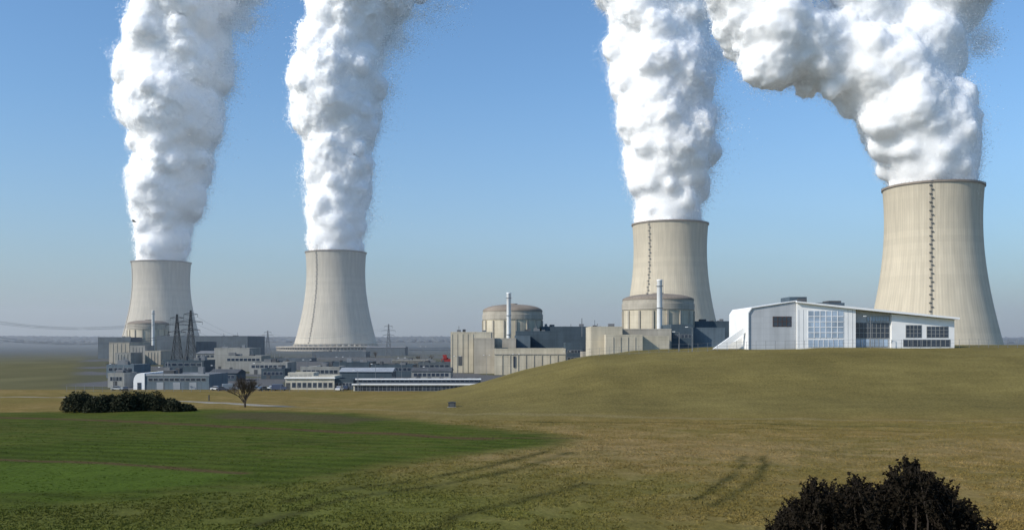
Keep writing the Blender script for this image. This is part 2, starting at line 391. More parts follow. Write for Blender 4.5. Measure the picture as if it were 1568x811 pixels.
def remesh(VV,FF,vox):
    ob=npmesh('tmpo',np.concatenate(VV),np.concatenate(FF),[])
    md=ob.modifiers.new('r','REMESH');md.mode='VOXEL';md.voxel_size=vox
    dg=bpy.context.evaluated_depsgraph_get();ev=ob.evaluated_get(dg);em=ev.to_mesh()
    V=np.zeros(len(em.vertices)*3,np.float32);em.vertices.foreach_get('co',V);V=V.reshape(-1,3).astype(float)
    Q=np.zeros(len(em.loops),np.int32);em.loops.foreach_get('vertex_index',Q);Q=Q.reshape(-1,4)
    ev.to_mesh_clear();bpy.data.objects.remove(ob);return V,Q
def noise3(p,s,seed):
    return (fbm(p[:,0]/s+p[:,1]/s*.6,p[:,2]/s-p[:,1]/s*.4,seed,4)+fbm(p[:,1]/s-7,p[:,2]/s+p[:,0]/s*.5,seed+50,3))*.5
def plume(D,pts,seed,vox,extra=(),wisps=()):
    rs=np.random.RandomState(seed)
    P=[(X(a,D),Z(c,D),w/F*D) for a,c,w in pts]
    VV=[];FF=[];o=0
    def sph(c,r):
        nonlocal o
        VV.append(ICO_V*r+np.array(c));FF.append(ICO_F+o);o+=len(ICO_V)
    dist=0
    for (x0,z0,r0),(x1,z1,r1) in zip(P[:-1],P[1:]):
        Ls=math.hypot(x1-x0,z1-z0);ns=max(2,int(Ls/(.22*min(r0,r1))))
        for j in range(ns):
            t=j/ns;x=x0+(x1-x0)*t;z=z0+(z1-z0)*t;r=r0+(r1-r0)*t
            rise=min(1,dist/(r*1.5));dist+=Ls/ns
            sph((x+rise*r*.07*rs.randn(),D+rise*r*.07*rs.randn(),z),r*(.88-.06*rise*rs.rand()))
            for k in range(5):
                a=rs.rand()*2*math.pi;q=(.20+.22*rs.rand())*r*(.5+.5*rise)
                rad=(r-q*.95)*(1+.10*rise*(rs.rand()-.4))
                tx,tz=(x1-x0)/Ls,(z1-z0)/Ls
                sph((x+math.cos(a)*rad*tz,D+math.sin(a)*rad,z-math.cos(a)*rad*tx+(rs.rand()-.5)*r*.3),q)
    for a,c,w,dd in extra: sph((X(a,D),D+dd,Z(c,D)),w/F*D)
    V,Q=remesh(VV,FF,vox)
    V=laplace(V,Q,14)
    zb=P[0][1]
    mod=.30+1.2*sstep(noise3(V,60,seed)*1.8-.4)
    mod=mod*(1-.45*np.clip(vnormals(V,Q)[:,0],0,1))      # lee side is drawn out and smoother
    Nn=vnormals(V,Q);V=V+Nn*((noise3(V,38,seed+31)-.5)*18*np.clip((V[:,2]-zb)/80,0,1))[:,None]
    for sc,am,sd,kk in ((27,6.0,2,5),(14,4.4,3,5.5),(8,2.5,5,6),(5.4,1.5,4,6)):
        if sc<vox*2.4: continue
        Nn=vnormals(V,Q);wp=V/sc+np.stack([noise3(V,sc*1.3,seed+60),noise3(V,sc*1.3,seed+61),noise3(V,sc*1.3,seed+62)],1)*1.2
        w_=worley(wp,seed*10+sd,kk);d=w_.mean()+.03-w_
        fade=.10+.90*np.clip((V[:,2]-zb)/70,0,1)
        V=V+Nn*(d*am*fade*mod)[:,None]*1.4
    e=bpy.data.objects.new('steam_plume',None);COL.objects.link(e)
    c=npmesh('steam_body',V,Q,[sm],True);c.parent=e
    # droplet haze hugging the body: small facets thinning outwards give a soft edge
    Nn=vnormals(V,Q);n=int(len(V)*1.5);idx=rs.randint(0,len(V),n)
    p=V[idx];nn=Nn[idx];wsp=sstep(noise3(p,45,seed+5)*2.6-.95)
    fade=.15+.85*np.clip((p[:,2]-zb)/60,0,1)
    lee=1+1.3*np.clip(nn[:,0],0,1)
    off=rs.exponential(1,n)*(1.3+4.2*wsp)*fade*lee*(D/1400)**.5
    p=p+nn*off[:,None]+rs.randn(n,3)*.6
    if wisps:
        for a,cc,w,cnt in wisps:
            r=w/F*D;q=np.array([X(a,D),D,Z(cc,D)])+rs.randn(cnt*5,3)*np.array([r*.55,r*.5,r*.7])
            q=q[noise3(q,26,seed+9)+.06*rs.randn(len(q))>.53];p=np.concatenate([p,q]);m=rs.randn(len(q),3)*.5+np.array([-.6,-.6,.3]);nn=np.concatenate([nn,m])
    nn=nn+rs.randn(*nn.shape)*.25;nn/=np.linalg.norm(nn,axis=1,keepdims=True)
    n=len(p);sz=D/F*(.40+.45*rs.rand(n))[:,None]
    t1=rs.randn(n,3);t1/=np.linalg.norm(t1,axis=1,keepdims=True);t2=rs.randn(n,3);t2-=t1*(t1*t2).sum(1,keepdims=True);t2/=np.linalg.norm(t2,axis=1,keepdims=True)
    fl=np.sign((np.cross(t1,t2)*nn).sum(1))[:,None];fl[fl==0]=1;t2=t2*fl
    T=np.stack([p+t1*sz,p-t1*sz*.5+t2*sz*.87,p-t1*sz*.5-t2*sz*.87],1).reshape(-1,3)
    c2=npmesh('steam_droplet_haze',T,np.arange(len(T)).reshape(-1,3),[fm],True);c2.parent=e
    try: c2.data.normals_split_custom_set_from_vertices(np.repeat(nn,3,axis=0).astype(np.float32).tolist())
    except Exception as ex_: print('custom normals',ex_)
    print('plume',len(V),n)
plume(1732,[(247,404,40),(248,385,41),(250,340,44),(257,300,58),(262,250,60),(268,200,66),(260,150,82),(264,100,84),(272,50,82),(286,0,80),(310,-70,95),(350,-150,105)],3,2.2,wisps=[(345,95,30,4000),(358,40,36,6000),(385,5,30,4000),(330,200,20,2500),(355,-20,40,4000)])
plume(1540,[(514.5,390,43),(515,370,44),(516,330,47),(519,290,50),(518,245,52),(526,205,53),(518,165,70),(516,120,73),(520,70,64),(534,20,70),(560,-40,90),(600,-130,105)],5,2.1,wisps=[(585,120,24,3000),(598,50,30,5000),(640,8,32,4000),(685,-5,28,2500)])
plume(1161,[(1026,347,54),(1025,325,55),(1025,290,60),(1023,245,71),(1026,200,75),(1018,150,78),(1012,100,82),(1010,50,84),(1000,0,88),(990,-60,100),(985,-140,110)],8,1.7,wisps=[(1090,180,22,3000),(1092,90,22,3000)])
plume(881,[(1428,291,67),(1427,265,71),(1420,225,82),(1405,185,84),(1375,135,84),(1320,95,72),(1255,85,62),(1195,60,70),(1150,0,75),(1130,-80,95)],11,1.5,
  extra=[(1335,15,52,0),(1370,-30,80,20),(1410,70,75,10),(1300,-20,40,-10),(1440,-30,90,10),(1240,-50,45,0),(1175,95,40,-15),(1340,190,30,-20)],wisps=[(1500,60,26,3000),(1262,20,26,5000)])

# ------------------------------------------------------------ nuclear units
def windows(b,x0,x1,y,z0,z1,n,k='glass',gap=.25,fr='frame'):
    w=(x1-x0)/n
    for i in range(n):
        a=x0+w*(i+gap/2);c=x0+w*(i+1-gap/2)
        b.box(a-.12,c+.12,y-.06,y+.3,z0-.12,z1+.12,fr);b.box(a,c,y-.10,y+.3,z0,z1,k)
def containment(pc,hw,ptop,pdome,D):
    cx=X(pc,D);R=hw/F*D;z1=Z(ptop,D);z2=Z(pdome,D);b=B()
    b.lathe(cx,D,[(R*.985,-1),(R*.985,z1-R*.28)],'conc',96,False)
    b.lathe(cx,D,[(R*.985,z1-R*.28),(R*1.01,z1-R*.27),(R*1.01,z1-R*.10),(R*.99,z1-R*.09),(R*.99,z1)],'conc2',96,False)
    prof=[(R*1.0*math.cos(t*math.pi/2)**.8 if t<1 else 0.01,z1+(z2-z1)*math.sin(t*math.pi/2)) for t in [i/14 for i in range(15)]]
    b.lathe(cx,D,prof,'dome',96,True)
    for i in range(16):
        a=2*math.pi*i/16+.1
        b.rot=(cx,D,a);b.box(cx+R*.97,cx+R*1.02,D-.5,D+.5,0,z1-R*.3,'conc2');b.rot=None
    b.lathe(cx,D,[(R*.16,z2-1.0),(R*.16,z2+.6)],'dome',24,True)
    for i in range(60):
        a=2*math.pi*i/60;b.beam((cx+R*.98*math.cos(a),D+R*.98*math.sin(a),z1),(cx+R*.98*math.cos(a),D+R*.98*math.sin(a),z1+1.2),.07,'dsteel')
    o=b.obj('reactor_containment_building')
    for p in o.data.polygons: p.use_smooth=(len(p.vertices)==4 and o.data.materials[p.material_index] in (M['dome'],M['conc']))
def chimney(pc,hw,ptop,D):
    b=B();x=X(pc,D);r=hw/F*D;z=Z(ptop,D)
    b.lathe(x,D,[(r,0),(r,z-.6),(r*1.08,z-.5),(r*1.08,z),(r*.8,z),(r*.8,z-3)],'wpaint',32,False)
    for zz in (z*.45,z*.7,z*.93): b.lathe(x,D,[(r,zz),(r*1.4,zz),(r*1.4,zz+.25),(r,zz+.25)],'steel',24,False)
    b.beam((x+r*1.2,D-r,2),(x+r*1.2,D-r,z),.1,'steel')
    b.obj('ventilation_chimney',True)
def pbox(b,p0,p1,pt,D,dep,k,top='grey',pb=None,par=True):
    x0,x1=X(p0,D),X(p1,D);z=Z(pt,D);z0=-1 if pb is None else Z(pb,D)
    b.box(x0,x1,D,D+dep,z0,z,k,top)
    if par:
        t=.35;h=.6
        b.box(x0-.05,x1+.05,D-.05,D+t,z+.003,z+h,k);b.box(x0-.05,x1+.05,D+dep-t,D+dep+.05,z+.003,z+h,k)
        b.box(x0-.05,x0+t,D+t,D+dep-t,z+.003,z+h,k);b.box(x1-t,x1+.05,D+t,D+dep-t,z+.003,z+h,k)
    return x0,x1,z
def roofstuff(b,x0,x1,y0,y1,z,n,seed):
    r=random.Random(seed)
    for i in range(n):
        w=r.uniform(1.2,4);d=r.uniform(1.2,4);h=r.uniform(.8,2.6);x=r.uniform(x0+1,x1-w-1);y=r.uniform(y0+1,max(y0+1.2,y1-d-1))
        b.box(x,x+w,y,y+d,z+.01,z+h,r.choice(['grey','grey','steel','dgrey']))
        if r.random()<.4: b.beam((x+w/2,y+d/2,z+h),(x+w/2,y+d/2,z+h+r.uniform(1,3)),.18,'steel')
# unit C
containment(785,46,477,466,600);chimney(779,3.2,448,566)
b=B()
x0,x1,z=pbox(b,690,752,509.5,500,34,'conc');roofstuff(b,x0,x1,500,534,z,3,1)
pbox(b,726,757,519,488,11.5,'conc2')
for i in range(5):
    xx=X(692+8*i,500);b.box(xx,xx+.25,499.8,500.1,0,z-.5,'conc2')
x0,x1,z=pbox(b,757,866,535,470,26,'conc');
b.box(x0,x1+.1,469.7,470,z-2.6,z-2.0,'conc2')
for i in range(1,9): xx=x0+(x1-x0)*i/9;b.box(xx-.15,xx+.15,469.75,470,0,z-2.7,'conc2')
b.box(X(786,470),X(789,470),469.6,470,Z(562,470),Z(545,470),'glass')
b.box(X(702,500),X(708,500),499.85,500,4,9,'dgrey')
x0,x1,z=pbox(b,757,790,519,503,30,'conc2')
b.obj('nuclear_auxiliary_building')
b=B()
x0,x1,z=pbox(b,790,865,508,535,40,'slate','dgrey');roofstuff(b,x0,x1,535,575,z,5,3)
x0,x1,z=pbox(b,829,905,501,590,50,'slate','dgrey');roofstuff(b,x0,x1,590,640,z,7,4)
x0,x1,z=pbox(b,788,812,515,520,14.5,'blue','dgrey')
x0,x1,z=pbox(b,866,892,526,505,20,'slate','dgrey')
windows(b,x0+1,x1-1,505,z-5,z-3.5,4);windows(b,x0+1,x1-1,505,z-9,z-7.5,4)
x0,x1,z=pbox(b,892,912,540,480,16,'conc2')
b.beam((X(891,560),560,20),(X(891,560),560,Z(487,560)),.3,'steel')
b.obj('turbine_hall')
# unit D
containment(1007.5,54.5,460,450,506);chimney(1010,4.1,428,478)
b=B()
x0,x1,z=pbox(b,905,953,501.5,430,30,'conc');roofstuff(b,x0,x1,430,460,z,3,5)
x0,x1,z=pbox(b,928,984,514,420,9.5,'conc')
for i in range(1,5): xx=x0+(x1-x0)*i/5;b.box(xx-.12,xx+.12,419.8,420,0,z-.5,'conc2')
x0,x1,z=pbox(b,953,1028,505,440,32,'conc2')
pbox(b,984,1025,516,425,14,'conc')
b.obj('nuclear_auxiliary_building')
b=B()
x0,x1,z=pbox(b,1028,1062,498,450,40,'slate','dgrey')
windows(b,x0+1,x1-1,450,z-6,z-4.5,5)
x0,x1,z=pbox(b,1050,1140,493,500,50,'slate','dgrey');roofstuff(b,x0,x1,500,550,z,8,6)
x0,x1,z=pbox(b,1062,1110,503,455,40,'blue','dgrey')
b.obj('turbine_hall')
# unit A (far left)
containment(227,30,496,490,915);chimney(234.5,2.2,475,800)
b=B()
for a,c,t,D,dep,k in ((167,198,525,700,40,'conc2'),(199,222,530,680,18,'conc_d'),(222,246,538,660,25,'conc2'),(176,200,541,640,20,'conc_d')):
    x0,x1,z=pbox(b,a,c,t,D,dep,k)
    for i in range(1,5): xx=x0+(x1-x0)*i/5;b.box(xx-.15,xx+.15,D-.2,D,0,z-.5,'conc_d')
b.obj('nuclear_auxiliary_building')
b=B()
x0,x1,z=pbox(b,240,379,515,860,60,'slate_hazed','grey');roofstuff(b,x0,x1,860,900,z,9,9)
x0,x1,z=pbox(b,150,200,517,870,60,'slate_hazed','grey');roofstuff(b,x0,x1,870,920,z,4,10)
pbox(b,246,300,524,720,50,'slate_hazed','grey')
b.obj('turbine_hall')
# ------------------------------------------------------------ low plant buildings
r=random.Random(5)
def lowb(name,p0,p1,pt,D,dep,wall,roof,nw=0,rows=1,stuff=3,pitched=False):
    b=B();x0,x1,z=pbox(b,p0,p1,pt,D,dep,wall,roof,par=not pitched)
    if pitched:
        h=1.6;b.add([(x0-.4,D-.4,z),(x1+.4,D-.4,z),(x1+.4,D+dep+.4,z),(x0-.4,D+dep+.4,z),(x0-.4,D+dep/2,z+h),(x1+.4,D+dep/2,z+h)],[(0,1,5,4),(2,3,4,5),(0,4,3),(1,2,5),(0,3,2,1)],roof)
    elif stuff: roofstuff(b,x0,x1,D,D+dep,z,stuff,r.randint(0,999))
    for q in range(rows):
        zt=z-.9-q*3.1
        if nw and zt-1.4>0: windows(b,x0+.8,x1-.8,D,zt-1.4,zt,nw)
    wd=min(1.2,(x1-x0)/6);b.box(x0+wd*2,x0+wd*3.4,D-.08,D+.2,0,2.4,'dgrey')
    return b.obj(name)
L_=[('warehouse',328,382,534,540,25,'conc_d','lroof',0,1),('workshop_building',345,400,546,520,20,'conc_d','grey',8,1),
('warehouse',300,330,541,560,20,'conc_d','grey',4,1),('workshop_building',250,312,553,470,18,'slate','grey',6,1),
('warehouse',163,205,560,430,20,'blue','grey',5,1),('warehouse',165,190,573,345,12,'conc_d','dgrey',4,1),
('workshop_building',320,362,571,400,14,'slate','dgrey',6,1),('warehouse',382,440,556,480,20,'conc_d','grey',8,1),
('workshop_building',400,436,566,420,12,'slate','lroof',5,1),('pump_station',478,560,539,950,30,'slate_hazed','grey',0,1),
('warehouse',560,620,532,1050,30,'slate_hazed','grey',0,1),
('workshop_building',412,475,549,760,25,'slate_hazed','grey',0,1),('warehouse',495,565,556,470,25,'slate','lroof',0,1),
('warehouse',568,632,560,440,22,'slate','grey',9,1),('workshop_building',630,690,568,415,16,'conc_d','dgrey',8,1),
('warehouse',600,655,552,620,25,'conc_d','grey',0,1),('workshop_building',640,690,556,560,20,'slate_hazed','dgrey',6,1),
('workshop_building',460,520,563,395,14,'conc_d','lroof',8,1),('warehouse',520,600,569,380,14,'slate','lroof',0,1)]
for k,t in enumerate(L_):
    lowb(*t,stuff=4,pitched=(k%4==2))
# blue-grey hall with white arched end
b=B();D=330;x0,x1=X(222,D),X(320,D);z=Z(573,D)
b.box(x0,x1,D,D+22,-1,z,'blue','grey');b.box(x0-.1,x1+.1,D-.15,D+.3,z-.5,z+.25,'lroof')
xa=X(205,D);poly=[(xa,-1),(xa,z*.55)]+[(xa+(x0-xa)*.55*(1-math.cos(t*math.pi/2)),z*.55+(z+.5-z*.55)*math.sin(t*math.pi/2)) for t in (.25,.5,.75,1)]+[(x0,z+.5),(x0,-1)]
b.prism(poly,D-.4,D+22.4,'white');windows(b,x0+1,x1-1,D,z-2.3,z-1.3,11);b.box(X(211,D),X(217,D),D-.5,D,0,2.6,'glass')
for i in range(3): a=X(240+25*i,D);b.box(a,a+2.6,D-.1,D+.2,0,2.7,'lroof')
roofstuff(b,x0,x1,D+2,D+20,z,5,44);b.obj('industrial_hall')
# cream office
b=B();D=328
x0,x1,z=pbox(b,437,512,578,D,14,'cream','lroof');windows(b,X(446,D),x1-.5,D,z-3.4,z-1.8,8,gap=.35);b.box(x0-.3,x1+.3,D-.5,D-.06,z-.3,z+.2,'white')
x0,x1,z=pbox(b,441,480,572.5,D+3,9,'cream','grey');windows(b,x0+.5,x1-.5,D+3,z-1.2,z-.5,5)
x0,x1,z=pbox(b,512,541,582,D+1,11,'slate','dgrey');windows(b,x0+.4,x1-.4,D+1,z-2.2,z-.9,5)
b.box(X(438,D),X(444,D),D-.1,D,0,2.6,'dgrey');b.obj('office_building')
# long two-band office
b=B();D=316
x0,x1,z=pbox(b,541,752,588,D,10,'cream','grey',par=False)
b.box(x0-.4,x1+.4,D-.7,D-.05,z-.2,z+.25,'white');windows(b,x0+.5,x1-.5,D,z-2.2,z-.6,34,gap=.15)
x0,x1,z2=pbox(b,546,735,580.5,D+10.5,9,'slate','grey',par=False)
b.box(x0-.4,x1+.4,D+9.9,D+10.4,z2-.1,z2+.35,'white');windows(b,x0+.5,x1-.5,D+10.5,z+.3,z2-.35,26,gap=.2)
for i in range(9): xx=x0+8+i*4.3;b.box(xx,xx+1.3,D+12,D+13.3,z2+.01,z2+.7,'dgrey')
b.obj('canteen_building')
# red hopper
b=B();D=600
for i in range(4):
    xx=X(678+3*i,D);b.box(xx,xx+.9,D,D+2,0,Z(551-2*(i%3),D),'red')
b.box(X(676,D),X(690,D),D-.2,D+3,3,5.6,'red');b.box(X(678,D),X(684,D),D-.5,D+2,5.6,8.2,'red')
for s in (676,683,690): b.beam((X(s,D),D,0),(X(s,D),D,3.2),.25,'red')
b.obj('red_storage_hopper')

# ------------------------------------------------------------ modern white building on the plateau
D=240;b=B();P=lambda px,py:(X(px,D),Z(py,D))
RE=1462
b.prism([P(1146,540),P(1146,479),P(1151,471.5),P(1219,461),P(1219,540)],D,D+20,'lgrey')
b.prism([P(1144.8,540),P(1144.8,478.5),P(1150.3,470.3),P(1219.5,459.6),P(1219.5,461),P(1151.2,471.6),P(1146.2,479.2),P(1146.2,540)],D-.35,D+20.4,'white')
b.prism([P(1219.5,540),P(1219.5,463),P(1309,472),P(1309,540)],D-.6,D+22,'white')
b.prism([P(1218,463.2),P(1218,461.2),P(1425,482),P(RE+4,486),P(RE+4,489),P(1425,485),P(1309,473.5)],D-1.4,D+22.5,'white')
b.prism([P(1309,540),P(1309,474),P(1366,480),P(1366,540)],D+1.2,D+21,'lgrey')
b.prism([P(1366,540),P(1366,480.5),P(RE,489),P(RE,540)],D+.2,D+21,'white')
b.prism([P(1095,534),P(1146,498),P(1146,508),P(1118,529),P(1118,534)],D+2,D+3.2,'white')
b.prism([P(1110,534),P(1146,515),P(1146,534)],D+5,D+9,'white')
def grid(p0,p1,t,bt,y,nx,nz,gl,fr,th=.08):
    x0,z1=P(p0,t);x1,z0=P(p1,bt)
    b.box(x0-.15,x1+.15,y-.06,y+.2,z0-.15,z1+.15,fr);b.box(x0,x1,y-.09,y+.2,z0,z1,gl)
    for i in range(1,nx): xx=x0+(x1-x0)*i/nx;b.box(xx-th/2,xx+th/2,y-.16,y-.092,z0,z1,fr)
    for i in range(1,nz): zz=z0+(z1-z0)*i/nz;b.box(x0,x1,y-.14,y-.094,zz-th/2,zz+th/2,fr)
grid(1184,1211,485,499,D,4,2,'glass','brownwin',.12)
grid(1236.5,1290,476,517,D-.6,6,5,'bglass','wframe',.2)
grid(1236.5,1290,520,531,D-.6,7,1,'bglass','wframe',.12)
grid(1312,1364,494,517,D+1.2,8,3,'glass','frame',.1)
grid(1330,1364,484,491,D+1.2,8,1,'bglass','frame',.1)
grid(1313,1362,519,530,D+1.2,7,1,'bglass','frame',.12)
grid(1388,1411,498,516,D+.2,4,3,'glass','frame',.1)
grid(1420,1452,500,516,D+.2,5,3,'glass','frame',.1)
grid(1384,1455,520,530,D+.2,10,1,'glass','frame',.1)
for p in (1222,1229,1297,1304): xx=X(p,D);b.box(xx-.05,xx+.05,D-.64,D-.6,Z(532,D),Z(474,D),'lgrey')
b.box(X(1216,D),X(1243,D),D+4,D+12,Z(468,D),Z(455,D)+.3,'slate','grey')
b.box(X(1228,D),X(1241,D),D+3,D+4,Z(468,D),Z(456,D),'dgrey')
b.box(X(1262,D),X(1306,D),D+6,D+14,Z(473,D),Z(463,D)+.2,'slate','grey');b.box(X(1285,D),X(1305,D),D+8,D+13,Z(470,D),Z(460,D)+.3,'dgrey')
b.box(X(1330,D),X(1345,D),D+8,D+12,Z(480,D),Z(473,D),'lgrey')
b.obj('administration_building')

# ------------------------------------------------------------ fence, lamps
b=B();pr=None;x=18.0
while x<150:
    y=236-max(0,(40-x))*-.25;z=float(gz(x,y))
    b.beam((x,y,z-.2),(x,y,z+2.2),.045,'steel')
    if pr:
        for hgt in (.3,1.2,2.1): b.beam((pr[0],pr[1],pr[2]+hgt),(x,y,z+hgt),.022,'steel',3)
    pr=(x,y,z);x+=2.5
b.obj('chain_link_fence')
b=B();pr=None;x=-150.0
while x<-12:
    y=308;z=float(gz(x,y));b.beam((x,y,z-.2),(x,y,z+2.3),.05,'steel')
    if pr:
        for hgt in (.3,1.2,2.1): b.beam((pr[0],pr[1],pr[2]+hgt),(x,y,z+hgt),.025,'steel',3)
    pr=(x,y,z);x+=3
b.obj('perimeter_fence')
def lamp(px,D,h,arms=1):
    x=X(px,D);z=float(gz(x,D));b=B();b.beam((x,D,z-.2),(x,D,z+h),.11,'steel',8,.06)
    for s in ((1,-1) if arms==2 else (-1,)):
        b.beam((x,D,z+h-.05),(x+s*1.2,D,z+h+.2),.05,'steel',6);b.box(min(x+s*1.1,x+s*1.8),max(x+s*1.1,x+s*1.8),D-.15,D+.15,z+h+.1,z+h+.28,'wpaint')
    b.obj('street_lamp')
for a,D,h in ((1060,238,6.2),(1333,236,8),(1040,250,5),(1192,400,9),(655,330,8),(575,335,9),(470,360,10),(395,345,9),(330,350,8),(250,325,8),(175,335,9),(700,440,10),(648,520,14),(745,470,10),(790,440,11),(868,460,12),(520,420,10),(615,400,10),(548,315,7)): lamp(a,D,h,2 if h>9 else 1)

# ------------------------------------------------------------ pylons and lines
def pylon(px,D,ptop,base=3.2,k_='dsteel'):
    x=X(px,D);H=Z(ptop,D);b=B();r=.15
    lv=[0,.18,.34,.48,.6,.7,.79,.87,.94,1.0];wid=lambda t: base*(1-t)**1.25+.35
    for i in range(len(lv)-1):
        a,c=wid(lv[i]),wid(lv[i+1]);z0,z1=H*lv[i],H*lv[i+1];A=[(-a,-a),(a,-a),(a,a),(-a,a)];C=[(-c,-c),(c,-c),(c,c),(-c,c)]
        for k in range(4):
            j=(k+1)%4;q=lambda w,z:(x+w[0],D+w[1],z)
            b.beam(q(A[k],z0),q(C[k],z1),r*1.4,k_);b.beam(q(A[k],z0),q(C[j],z1),r,k_,3);b.beam(q(A[j],z0),q(C[k],z1),r,k_,3);b.beam(q(C[k],z1),q(C[j],z1),r,k_,3)
    for t,l in ((.66,6.0),(.80,7.5),(.93,4.5)):
        for s in (-1,1):
            b.beam((x,D,H*t+1.2),(x+s*l,D,H*t),r*1.3,k_);b.beam((x,D,H*t-.2),(x+s*l,D,H*t),r*1.3,k_)
            b.beam((x+s*l,D,H*t),(x+s*l,D,H*t-1.8),.12,k_)
    b.obj('electricity_pylon');return x,D,H
py1=pylon(271,610,481);py2=pylon(292,590,475);py3=pylon(410,1150,506,2.8,'fsteel');py4=pylon(595,1000,496,2.8,'fsteel');py0=(X(-60,560),560,py2[2])
b=B()
def wire(p,q,sag,r=.06):
    pr=None
    for i in range(17):
        t=i/16;c=(p[0]+(q[0]-p[0])*t,p[1]+(q[1]-p[1])*t,p[2]+(q[2]-p[2])*t-4*sag*t*(1-t))
        if pr:b.beam(pr,c,r,'fsteel',3)
        pr=c
for A,C,s in ((py0,py2,7),(py2,py3,9),(py3,py4,8),(py0,py1,7)):
    for t,l in ((.66,6.0),(.93,4.5)):
        for sg in (-1,1): wire((A[0]+sg*l,A[1],A[2]*t-1.8),(C[0]+sg*l,C[1],C[2]*t-1.8),s)
b.obj('power_lines')

# ------------------------------------------------------------ vehicles
def car(px,D,paint,ang=0,van=False):
    nm='paint_%.2f_%.2f_%.2f'%paint
    if nm not in M: M[nm]=mat(nm,paint,.3,.03,spec=.6)
    b=B()
    if van: pts=[(-2.6,.35),(-2.6,2.2),(1.2,2.25),(1.9,1.35),(2.6,1.1),(2.65,.35)]
    else: pts=[(-2.1,.35),(-2.15,.85),(-1.9,.98),(-1.5,1.02),(.9,.95),(1.9,.8),(2.1,.6),(2.1,.35)]
    b.prism(pts,-.85,.85,nm)
    if not van:
        b.prism([(-1.6,1.0),(-1.15,1.45),(.25,1.47),(.95,.96)],-.74,.74,'glass');b.prism([(-1.2,1.43),(-1.1,1.5),(.2,1.52),(.3,1.45)],-.72,.72,nm)
    else: b.prism([(1.25,2.1),(1.95,1.35),(1.0,1.35),(1.0,2.1)],-.87,.87,'glass')
    for wx in ((-1.3,1.3) if not van else (-1.6,1.6)):
        for s in (-1,1): b.beam((wx,s*.68,.33),(wx,s*.9,.33),.33,'tyre',14);b.beam((wx,s*.9,.33),(wx,s*.91,.33),.18,'steel',10)
    o=b.obj('parked_van' if van else 'parked_car');x=X(px,D);o.location=(x,D,float(gz(x,D))+.01);o.rotation_euler=(0,0,ang)
cols=[(.75,.75,.75),(.05,.06,.1),(.4,.42,.44),(.12,.12,.13),(.1,.1,.1),(.7,.7,.68),(.06,.08,.14)]
for k,px in enumerate((332,341,352,392,404,418,428,520,530,180,192)): car(px,(322,318,326)[k%3],cols[k%7],.2*k if k%3 else 0,van=(k in (2,6)))
gx,gy=ground_pt(692,623);b=B();z=float(gz(gx,gy))
b.box(gx-.75,gx+.75,gy,gy+.7,z-.1,z+.95,'dsteel');b.prism([(gx-.85,z+.95),(gx+.85,z+.95),(gx+.85,z+1.02),(gx,z+1.18),(gx-.85,z+1.02)],gy-.1,gy+.8,'dsteel');b.box(gx-.5,gx-.02,gy-.04,gy,z+.15,z+.85,'dgrey');b.box(gx+.02,gx+.5,gy-.04,gy,z+.15,z+.85,'dgrey');b.box(gx-.95,gx+.95,gy-.2,gy+.9,z-.2,z+.06,'conc_d')
b.obj('utility_cabinet')
gx,gy=ground_pt(320,613);b=B();z=float(gz(gx,gy));b.beam((gx,gy,z-.2),(gx,gy,z+1.3),.16,'dsteel',8);b.beam((gx,gy,z+1.3),(gx,gy,z+1.5),.2,'dsteel',8);b.obj('marker_post')

# ------------------------------------------------------------ vegetation
def leaves(c,size,rs):
    n=len(c);a=rs.randn(n,3);a/=np.linalg.norm(a,axis=1,keepdims=True);t=rs.randn(n,3);t-=a*(t*a).sum(1,keepdims=True);t/=np.linalg.norm(t,axis=1,keepdims=True)
    s=(size*(.6+.8*rs.rand(n)))[:,None]
    V=np.stack([c-a*s-t*s*.35,c-a*s*.2+t*s*.6,c+a*s+t*s*.1,c+a*s*.1-t*s*.6],1).reshape(-1,3);return V,np.arange(4*n).reshape(-1,4)
# hedge
rs=np.random.RandomState(4);C=[]
gx0,gy0=ground_pt(284,630)
for k in range(24):
    px=279-k*7.5+rs.rand()*5;Dk=gy0+rs.rand()*6-1;cx=X(px,Dk);hh=(3.0+1.3*rs.rand())*min(1,.40+k*.10);zc=float(gz(cx,Dk));m=1300
    d=rs.randn(m,3);d/=np.linalg.norm(d,axis=1,keepdims=True);d*=(.7+.4*rs.rand(m,1));d[:,2]=np.abs(d[:,2])
    C.append(np.array([cx,Dk,zc-.2])+d*np.array([2.2,2.2,hh]))
V,Fq=leaves(np.concatenate(C),.2,rs);npmesh('hedge',V,Fq,[M['hedge']])
# bare tree
def bare_tree(name,x,y,H,seed,wide=1.0,depth=5):
    rr=random.Random(seed);b=B();z=float(gz(x,y))
    def grow(p,d,l,r,lev):
        q=p+d*l;b.beam(p,q,r,'bark',5 if lev<2 else 3,r*.65)
        if lev>=depth:return
        for i in range(rr.choice((3,3,4))):
            nd=(d+Vector((rr.uniform(-1,1)*wide,rr.uniform(-1,1)*wide,rr.uniform(-.2,.6)))*.75).normalized()
            grow(p+d*l*rr.uniform(.55,1),nd,l*rr.uniform(.62,.85),max(r*.58,.022),lev+1)
    for k in range(9):
        a=k*2*math.pi/9+rr.uniform(-.3,.3);s=rr.uniform(.15,.85)
        grow(Vector((x,y,z+H*rr.uniform(.08,.2))),Vector((s*math.cos(a),s*math.sin(a),1)).normalized(),H*.27,H*.016,1)
    b.beam((x,y,z-.1),(x,y,z+H*.25),H*.03,'bark',8,H*.02)
    return b.obj(name)
gx,gy=ground_pt(375,623);bare_tree('bare_tree',gx,gy,8.6,3,1.0,5)
k=0
for px,D,H in ((640,700,9),(660,760,8),(575,900,10),(705,640,9),(440,600,8),(168,520,8)):
    bare_tree('bare_tree',X(px,D),D,H,20+k,1.0,3);k+=1
